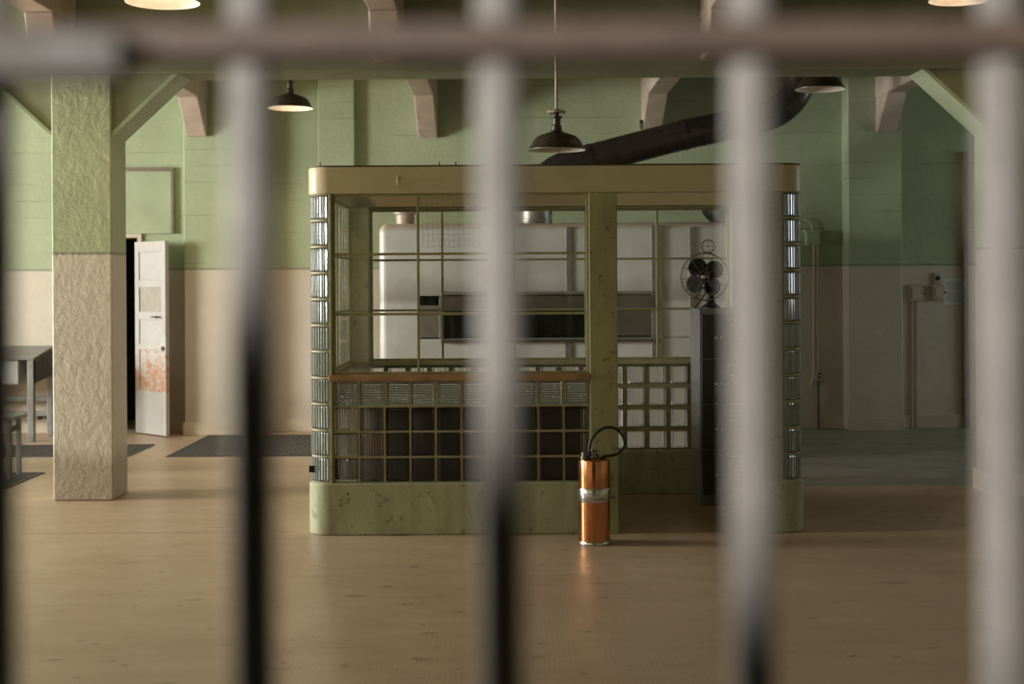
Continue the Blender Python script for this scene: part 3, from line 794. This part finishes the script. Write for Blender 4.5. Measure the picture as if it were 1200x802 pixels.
# upper box
bo = rbox(OX0, OX1, OF, OB, 0, OZ).build('cabinet_body', M['enamel'], oven)
bv = bo.modifiers.new('round', 'BEVEL'); bv.width = .07; bv.segments = 6; bv.limit_method = 'ANGLE'
cut = MB().box(MX0, MX1, OF-.3, OF+.9, MZ0, MZ1).build('cutter', M['black'], origin=(0, 0, 0))
oo = oven.location
cut.location = (0, 0, 0)
bm_ = bo.modifiers.new('mouth', 'BOOLEAN'); bm_.object = cut; bm_.operation = 'DIFFERENCE'; bm_.solver = 'EXACT'
bpy.context.view_layer.update()
dg = bpy.context.evaluated_depsgraph_get()
me = bpy.data.meshes.new_from_object(bo.evaluated_get(dg))
bo.modifiers.clear(); bo.data = me
bpy.data.objects.remove(cut)
for pgn in me.polygons: pgn.use_smooth = True
try: me.set_sharp_from_angle(angle=R(30))
except Exception: pass
while len(me.materials) < 2: me.materials.append(M['black'])
ol = oven.location
for pgn in me.polygons:
    c_ = pgn.center + ol
    if MX0-.005 < c_.x < MX1+.005 and c_.y > OF+.01 and MZ0-.005 < c_.z < MZ1+.005 and c_.y < OF+.95: pgn.material_index = 1
def ostrip(px0, px1, py0, py1, name, mat, out=.012, dep=.0):
    a, b = P(px0, py1, OF), P(px1, py0, OF)
    return MB().box(a.x, b.x, OF-out, OF+dep, a.z, b.z).build(name, M[mat], oven, bevel=.003)
ostrip(663.5, 670.5, 266, 341, 'seam_strip', 'strip'); ostrip(663.5, 670.5, 402, 640, 'seam_strip', 'strip')
ostrip(765, 776, 264, 640, 'seam_strip', 'strip', .02); ostrip(810, 815.5, 266, 640, 'seam_strip', 'strip')
ostrip(778, 850, 394.5, 396, 'seam_strip', 'strip', .004)
ostrip(517, 764, 341, 346, 'canopy_lip', 'strip', .035)
# hood panel over the mouth, sloping outward
a, b = P(518, 364, OF), P(764, 346, OF)
MB().prism([(a.x, OF-.006, b.z), (a.x, OF-.03, b.z), (a.x, OF-.05, a.z), (a.x, OF-.02, a.z)], (b.x-a.x, 0, 0)).build('hood_panel', M['soot'], oven)
ostrip(517, 764, 396.5, 402, 'mouth_lip', 'soot', .05)
ostrip(724, 763, 364, 393, 'side_door', 'soot', .02)
ostrip(492, 516, 363, 396, 'left_panel', 'strip', .012); ostrip(490, 518, 341, 347, 'left_lintel', 'enamel', .02); ostrip(515, 519, 347, 397, 'mouth_jamb', 'strip', .02)
ostrip(492, 516, 358, 363, 'left_rail', 'strip', .02)
# small vent cap on top at the left
v = P(475, 262, 12.3)
MB().lathe((v.x, 12.3, OZ-.005), [(.088, 0), (.088, .015), (.078, .025), (.082, .10), (.10, .11), (.10, .125), (.05, .135)], 28).build('vent_cap', M['enamel'], oven, smooth=True)
# dark curved hood near the right end
v = P(850, 262, 12.2)
pp = []
MB().lathe((v.x, 12.2, OZ-.005), [(.12, 0), (.125, .02), (.10, .03)], 28).tube([(v.x, 12.2, OZ), (v.x, 12.2, OZ+.07), (v.x, 12.25, OZ+.14), (v.x, 12.36, OZ+.18)], [.10, .12, .16, .19], 24).build('exhaust_hood', M['black'], oven, smooth=True)

# flue pipe
FD = 12.9
fl = thing('flue_pipe', (P(629, 262, 12.75).x, 12.75, OZ), 'thick dark flue pipe rising from the oven to the upper right', 'flue pipe')
fp = [P(629, 258, FD), P(630, 240, FD), P(634, 222, FD), P(646, 204, FD), P(668, 193, FD), P(700, 184.5, FD), P(750, 171.5, FD), P(800, 158.5, FD), P(850, 148, FD), P(885, 140, FD), P(912, 130, FD), P(930, 113, FD), P(937, 93, FD), P(938, 60, FD)]
fp[-1].z = 3.74
MB().tube(smooth_path(fp, 3), .137, 28).build('duct', M['flue'], fl, smooth=True)
def collar(pa, pb): MB().tube([pa, pb], .143, 28).build('collar', M['flue'], fl, smooth=True)
collar(P(690, 187, FD), P(694, 186, FD)); collar(P(800, 158.5, FD), P(804, 157.6, FD)); collar(P(884, 140.2, FD), P(888, 139.3, FD))
q = P(628, 262, FD)
MB().lathe((q.x, FD, OZ-.002), [(.19, 0), (.19, .01), (.146, .012), (.146, .05), (.152, .055), (.152, .075), (.146, .08), (.146, .16)], 32, cap1=True).build('base_collar', M['flue_light'], fl, smooth=True)
hb = P(752, 153, 13.6)
MB().tube([P(752, 158, FD) + Vector((0, 0, .12)), P(752, 152, 13.62) + Vector((0, 0, .015))], .018, 8).build('hanger', M['flue'], fl)

# ------------------------------------------------------------------ pendant lamps
def lamp(px, py_rim, d, dia, lit, label, rod_mat='rod', knots=False, power=0):
    c = P(px, py_rim, d); r = dia/2; k = dia/.4
    t = thing('pendant_lamp', (c.x, d, c.z), label, 'lamp', None)
    outp = [(r, 0), (r*1.005, .006*k), (r*.93, .022*k), (r*.86, .045*k), (r*.80, .07*k), (r*.66, .095*k), (r*.42, .113*k), (r*.22, .125*k), (r*.18, .135*k), (r*.18, .15*k)]
    inp = [(a-.004, z-.003*k) for a, z in outp[2:8]]
    sh = MB(); seg = 40
    sh.lathe((c.x, d, c.z), outp, seg, cap0=False)
    sh.mi = 1
    sh.lathe((c.x, d, c.z), [(r*.996, -.001)] + [(r*.985, .006*k)] + inp + [(.01, .12*k)], seg, cap0=False)
    sh.lathe((c.x, d, c.z), [(r, 0), (r*.996, -.001)], seg, cap0=False, cap1=False)
    sh.build('shade', [M['shade_out'], M['shade_in']], t, smooth=True, recalc=False)
    MB().lathe((c.x, d, c.z+.148*k), [(.034*k, 0), (.034*k, .02*k), (.026*k, .028*k), (.028*k, .07*k), (.040*k, .074*k), (.040*k, .084*k), (.018*k, .088*k), (.016*k, .115*k)], 20).build('socket', M['shade_out'], t, smooth=True)
    MB().cyl((c.x, d, c.z+.25*k), (c.x, d, CEIL), .0105, 12).build('rod', M[rod_mat], t, smooth=True)
    if knots:
        mb = MB()
        for a in range(7):
            q = random.uniform(0, 6.28); mb.tube([(c.x+.05*math.cos(q), d+.05*math.sin(q), c.z+.235), (c.x+.06*math.cos(q+.5), d+.06*math.sin(q+.5), c.z+.255), (c.x+.045*math.cos(q+1.1), d+.045*math.sin(q+1.1), c.z+.25)], .006, 6)
        mb.tube([(c.x+.05*math.cos(q*.3), d+.05*math.sin(q*.3), c.z+.245) for q in range(21)], .008, 6, closed=True)
        mb.build('wire_wrap', M['rod'], t, smooth=True)
    MB().sphere((c.x, d, c.z+.082*k), .034*k, 1, 1, 1.2).build('bulb', M['bulb'] if lit else M['bulb_off'], t, smooth=True)
    if lit:
        l = bpy.data.lights.new('lamp_glow', 'SPOT'); l.energy = power; l.color = (1, .70, .42); l.shadow_soft_size = .12
        l.spot_size = R(165); l.spot_blend = .35
        lo = bpy.data.objects.new('lamp_glow', l); COL.objects.link(lo); lo.location = (c.x, d, c.z-.02)
    return t
lamp(190.5, 3, 8.2, .425, True, 'lit pendant lamp at the top left edge, glowing warm white', power=30)
lamp(1126, 0, 8.8, .39, True, 'lit pendant lamp at the top right edge, glowing orange', power=8)
lamp(340, 127, 12.35, .395, True, 'small lit pendant lamp hanging behind the girder at left', power=30)
lamp(652.5, 176, 9.1, .37, False, 'unlit dark pendant lamp on a long rod above the booth', knots=True)
lamp(961, 105, 11.5, .40, False, 'unlit pendant lamp under the girder by the flue pipe bend')

# ------------------------------------------------------------------ left side: tables and mats
# drainboard table against the back wall
tx1 = P(41, 470, 13.45).x; ty0, ty1 = 13.42, 14.05
tb = thing('steel_drainboard_table', (tx1-.8, (ty0+ty1)/2, 0), 'grey steel drainboard table with a white basin against the back wall at far left', 'table')
zf, zb_ = .775, .865
MB().prism([(tx1, ty0, zf), (tx1, ty0, zf+.02), (tx1, ty1, zb_+.02), (tx1, ty1, zb_)], (-1.9, 0, 0)).build('tabletop', M['steel'], tb, bevel=.004)
MB().prism([(tx1-.005, ty0+.02, .55), (tx1-.005, ty0+.02, zf), (tx1-.005, ty1, zb_), (tx1-.005, ty1, .60)], (-.02, 0, 0)).build('side_apron', M['steel_dark'], tb)
MB().prism([(tx1-.16, ty0+.05, .54), (tx1-.16, ty0+.05, zf), (tx1-.16, ty1-.02, zb_-.005), (tx1-.16, ty1-.02, .54)], (-1.7, 0, 0)).build('basin', M['white'], tb, bevel=.015)
for lx in (tx1-.065, tx1-1.88):
    for ly in (ty0+.005, ty1-.07): MB().box(lx, lx+.06, ly, ly+.06, 0, zf).build('leg', M['steel'], tb, bevel=.006)
for zz in (.34, .19): MB().box(tx1-1.82, tx1-.005, ty1-.05, ty1-.02, zz, zz+.05).build('rail', M['steel'], tb, bevel=.004)
vv = P(52, 488, 14.12)
va = thing('pipe_valve', (vv.x, YB, vv.z), 'two small rusty pipe valves on the wall beside the left pillar', 'valve')
for i, dx in enumerate((-.045, .03)):
    MB().lathe((vv.x+dx, YB, vv.z), [(.016, 0), (.016, -.10), (.024, -.105), (.024, -.13), (.008, -.135)], 14, 'Y').tube([(vv.x+dx+.028*math.cos(k*.5236), YB-.12, vv.z+.028*math.sin(k*.5236)) for k in range(12)], .008, 8, closed=True).build('valve', M['valve'], va, smooth=True)
# low steel bench nearer the camera
bx1 = P(21, 490, 10.9).x
bn = thing('steel_bench', (bx1-.6, 11.05, 0), 'low grey steel bench at the left edge, on the front mat', 'bench')
MB().box(bx1-1.5, bx1, 10.82, 11.12, .455, .482).build('bench_top', M['steel'], bn, bevel=.004)
for lx in (bx1-.075, bx1-1.44):
    for ly in (10.85, 11.06): MB().box(lx, lx+.035, ly, ly+.035, .0065, .455).build('leg', M['steel'], bn, bevel=.004)
    MB().box(lx+.004, lx+.03, 10.885, 11.06, .36, .40).build('cross_brace', M['steel_dark'], bn)
def fmat(x0, x1, y0, y1, label):
    mb = MB().box(x0, x1, y0, y1, 0, .006)
    n = int((x1-x0)/.05)
    for k in range(n): mb.box(x0+k*.05+.008, x0+k*.05+.042, y0+.02, y1-.02, .006, .0085)
    tag(mb.build('floor_mat', M['mat'], origin=((x0+x1)/2, (y0+y1)/2, 0)), label, 'mat', 'dark floor mats')
fmat(-2.98, -.75, 12.2, 13.9, 'dark grey ribbed floor mat between the open door and the booth')
fmat(-5.9, -3.31, 12.25, 13.15, 'dark grey ribbed floor mat running behind the left pillar')
fmat(-5.6, -3.70, 9.9, 11.24, 'dark grey ribbed floor mat under the low bench at the left edge')

# ------------------------------------------------------------------ things on the right of the back wall
WY = YB
def wbox(px0, px1, py0, py1, dep=.05):
    a, b = P(px0, py1, WY), P(px1, py0, WY); return a.x, b.x, a.z, b.z
def conduit(mb, pts, r=.011, y=WY-.02):
    mb.tube([Vector((P(a, b, WY).x, y, P(a, b, WY).z)) for a, b in pts], r, 10)
x0, x1, z0, z1 = wbox(1064, 1080, 333.5, 353)
sw = thing('switch_box', ((x0+x1)/2, WY, z0), 'cream electrical switch box with twin conduits, left one beside the notice', 'switch box')
MB().box(x0, x1, WY-.05, WY, z0, z1).build('housing', M['box'], sw, bevel=.006)
MB().box(x0+.025, x1-.03, WY-.062, WY-.05, z0+.03, z1-.03).build('cover_plate', M['trim'], sw, bevel=.004)
MB().tube([(x1, WY-.03, (z0+z1)/2), (x1+.012, WY-.05, (z0+z1)/2-.01)], .008, 8).build('lever', M['valve'], sw)
mb = MB(); conduit(mb, [(1068, 353), (1068, 503)]); mb.build('conduit', M['box'], sw, smooth=True)
mb = MB(); conduit(mb, [(1073.5, 353), (1073.5, 503)]); mb.build('conduit', M['box'], sw, smooth=True)
mb = MB(); conduit(mb, [(1080, 335.5), (1091, 335.5)], .008); mb.build('conduit', M['box'], sw, smooth=True)
x0, x1, z0, z1 = wbox(1091, 1105, 334, 352)
s2 = thing('switch_box', ((x0+x1)/2, WY, z0), 'cream electrical switch box touching the left edge of the notice', 'switch box')
MB().box(x0, x1, WY-.05, WY, z0, z1).build('housing', M['box'], s2, bevel=.006)
MB().box(x0+.025, x1-.025, WY-.06, WY-.05, z0+.03, z1-.03).build('cover_plate', M['trim'], s2, bevel=.004)
MB().sphere((x1+.008, WY-.03, (z0+z1)/2), .012).build('knob', M['black'], s2, smooth=True)
x0, x1, z0, z1 = wbox(1094, 1102, 320, 332.5)
s3 = thing('lock_plate', ((x0+x1)/2, WY, z0), 'small square plate with a dark round hole above the switch box', 'plate')
MB().box(x0, x1, WY-.03, WY, z0, z1).build('plate', M['box'], s3, bevel=.004)
MB().lathe(((x0+x1)/2, WY-.03, (z0+z1)/2), [(.022, 0), (.022, -.004)], 18, 'Y').build('socket', M['black'], s3)
x0, x1, z0, z1 = wbox(1105.5, 1129, 326, 357)
no = thing('notice_sheet', ((x0+x1)/2, WY, z0), 'white printed notice on the back wall right of the switch boxes', 'notice')
MB().box(x0, x1, WY-.004, WY-.0005, z0, z1).build('sheet', M['paper'], no)
mk = MB(); rr = random.Random(5); n = 13
for k in range(n):
    z = z1-.03-k*(z1-z0-.05)/n
    if k == 6: mk.build('print_block', M['ink'], no); mk = MB(); continue
    w = rr.uniform(.55, .85)*(x1-x0)/2 if k else .05
    xx = (x0+x1)/2-w
    while xx < (x0+x1)/2+w: ww = rr.uniform(.008, .02); mk.box(xx, xx+ww, WY-.0052, WY-.004, z-.006, z); xx += ww+.005
mk.build('print_block', M['ink'], no)
# junction box and conduits left of the right pilaster
x0, x1, z0, z1 = wbox(943, 959, 271, 288)
jb = thing('junction_box', ((x0+x1)/2, WY, z0), 'green junction box with conduits on the back wall right of the booth', 'junction box')
MB().box(x0, x1, WY-.09, WY, z0, z1).box(x0-.02, x1+.01, WY-.10, WY, z1-.012, z1+.012).build('housing', M['green'], jb, bevel=.006)
mb = MB(); conduit(mb, [(941, 256), (946, 258), (950, 263), (952, 270)], .010, WY-.04); mb.build('conduit', M['green'], jb, smooth=True)
mb = MB(); conduit(mb, [(953.5, 288), (953, 440), (950, 452)], .011); mb.build('conduit', M['trim'], jb, smooth=True)
mb = MB(); conduit(mb, [(957.5, 288), (958.5, 434)], .011); mb.build('conduit', M['trim'], jb, smooth=True)
x0, x1, z0, z1 = wbox(954.5, 963, 434, 446)
ob = thing('outlet_box', ((x0+x1)/2, WY, z0), 'small cream outlet box low on the wall below the junction box', 'outlet')
MB().box(x0, x1, WY-.05, WY, z0, z1).build('housing', M['box'], ob, bevel=.005)
MB().lathe(((x0+x1)/2, WY-.05, z0+.07), [(.012, 0), (.012, -.003)], 12, 'Y').lathe(((x0+x1)/2, WY-.05, z0+.032), [(.012, 0), (.012, -.003)], 12, 'Y').build('socket', M['black'], ob)
mb = MB(); conduit(mb, [(958.5, 446), (958.5, 504)], .009); mb.build('conduit', M['soot'], ob, smooth=True)
# patch of bare plaster
pts = [(953, 449), (966, 450), (971, 458), (969, 470), (965, 478), (960, 470), (956, 462)]
struct(MB().prism([Vector((P(a, b, WY).x, WY-.004, P(a, b, WY).z)) for a, b in pts], (0, .004, 0)).build('trim_8', plain('bare_plaster', (.68, .64, .56), .8)))

# ------------------------------------------------------------------ barred gate in front of the camera
GY = .75; k0 = GY/F
gate = thing('barred_gate', (0, GY, 0), 'blurred steel bar gate close to the camera, across the whole view', 'gate')
bar_px = [-9, 295, 585.5, 880, 1173]
xs = [(p-600)*k0 for p in bar_px]
pit = (xs[-1]-xs[0])/4
k = 1
while xs[0]-pit*k > -GX+.02: xs.append(bar_px and (-9-600)*k0-pit*k); k += 1
k = 1
while (1173-600)*k0+pit*k < GX-.02: xs.append((1173-600)*k0+pit*k); k += 1
for x in xs:
    MB().cyl((x, GY, 0.03), (x, GY, 3.27), .0117, 24).build('bar', M['bar_steel'], gate, smooth=True)
zc = CZ+(HOR-52)*k0
for z in (.03, .80, zc, 2.45, 3.25):
    MB().box(-GX, GX, GY-.024, GY+.024, z-.0085, z+.0085).build('crossbar', M['bar_brown'], gate, bevel=.002)
MB().box(-GX, (150-600)*k0*.94, GY-.055, GY-.028, zc-.024, zc+.000).build('lock_bar', plain('dull_grey_lock_bar', (.10, .088, .072), .55), gate, bevel=.003)

# ------------------------------------------------------------------ camera
cam = bpy.data.cameras.new('camera'); co_ = bpy.data.objects.new('camera', cam); COL.objects.link(co_)
co_.matrix_world = Matrix.Translation((0, 0, CZ)) @ Matrix.Rotation(math.pi/2, 4, 'X') @ Matrix.Rotation(-ROLL, 4, 'Z')
cam.sensor_width = 36; cam.lens = F*36/1200
cam.shift_y = -(401-HOR)/1200
cam.clip_start = .02
cam.dof.use_dof = True; cam.dof.focus_distance = 8.3; cam.dof.aperture_fstop = 2.6
sc.camera = co_

# ------------------------------------------------------------------ light
def area(name, loc, target, sx, sy, power, col, spread=180):
    l = bpy.data.lights.new(name, 'AREA'); l.shape = 'RECTANGLE'; l.size = sx; l.size_y = sy; l.energy = power; l.color = col; l.spread = R(spread)
    o = bpy.data.objects.new(name, l); COL.objects.link(o); o.location = loc
    o.rotation_euler = (Vector(target)-Vector(loc)).to_track_quat('-Z', 'Y').to_euler()
    return o
pw = (110, 1230, 380)
for (y0, y1, z0, z1), p_ in zip(WIN, pw):
    cl = ((1, .88, .74), (1, .985, .95), (1, .99, .97))[WIN.index((y0, y1, z0, z1))]
    area('daylight', (XL-.35, (y0+y1)/2, (z0+z1)/2+.1), (XL+3, (y0+y1)/2, (z0+z1)/2-.2), y1-y0, z1-z0, p_, cl)
area('daylight', (XR+.35, 12.0, 2.1), (XR-3, 12.0, 1.7), 2.4, 1.8, 42, (.85, .93, 1.0))  # weak cool fill light added outside the right opening
area('bar_light', (-2.6, -4.5, 1.40+.58*2.6), (0, .75, 1.5), 0.035, .035, 165, (1, .96, .92), 120)  # small unseen lamp added behind the slot to light the bars
w = bpy.data.worlds.new('world'); sc.world = w; w.use_nodes = True
w.node_tree.nodes['Background'].inputs[0].default_value = (.75, .85, 1, 1); w.node_tree.nodes['Background'].inputs[1].default_value = .25

vs = sc.view_settings; vs.view_transform = 'Standard'; vs.look = 'None'; vs.gamma = 1; vs.exposure = 0; vs.use_curve_mapping = False
cy = sc.cycles
cy.use_denoising = True
cy.max_bounces = 14; cy.diffuse_bounces = 6; cy.glossy_bounces = 5; cy.transmission_bounces = 14; cy.transparent_max_bounces = 24
cy.caustics_reflective = False; cy.caustics_refractive = False; cy.sample_clamp_indirect = 6
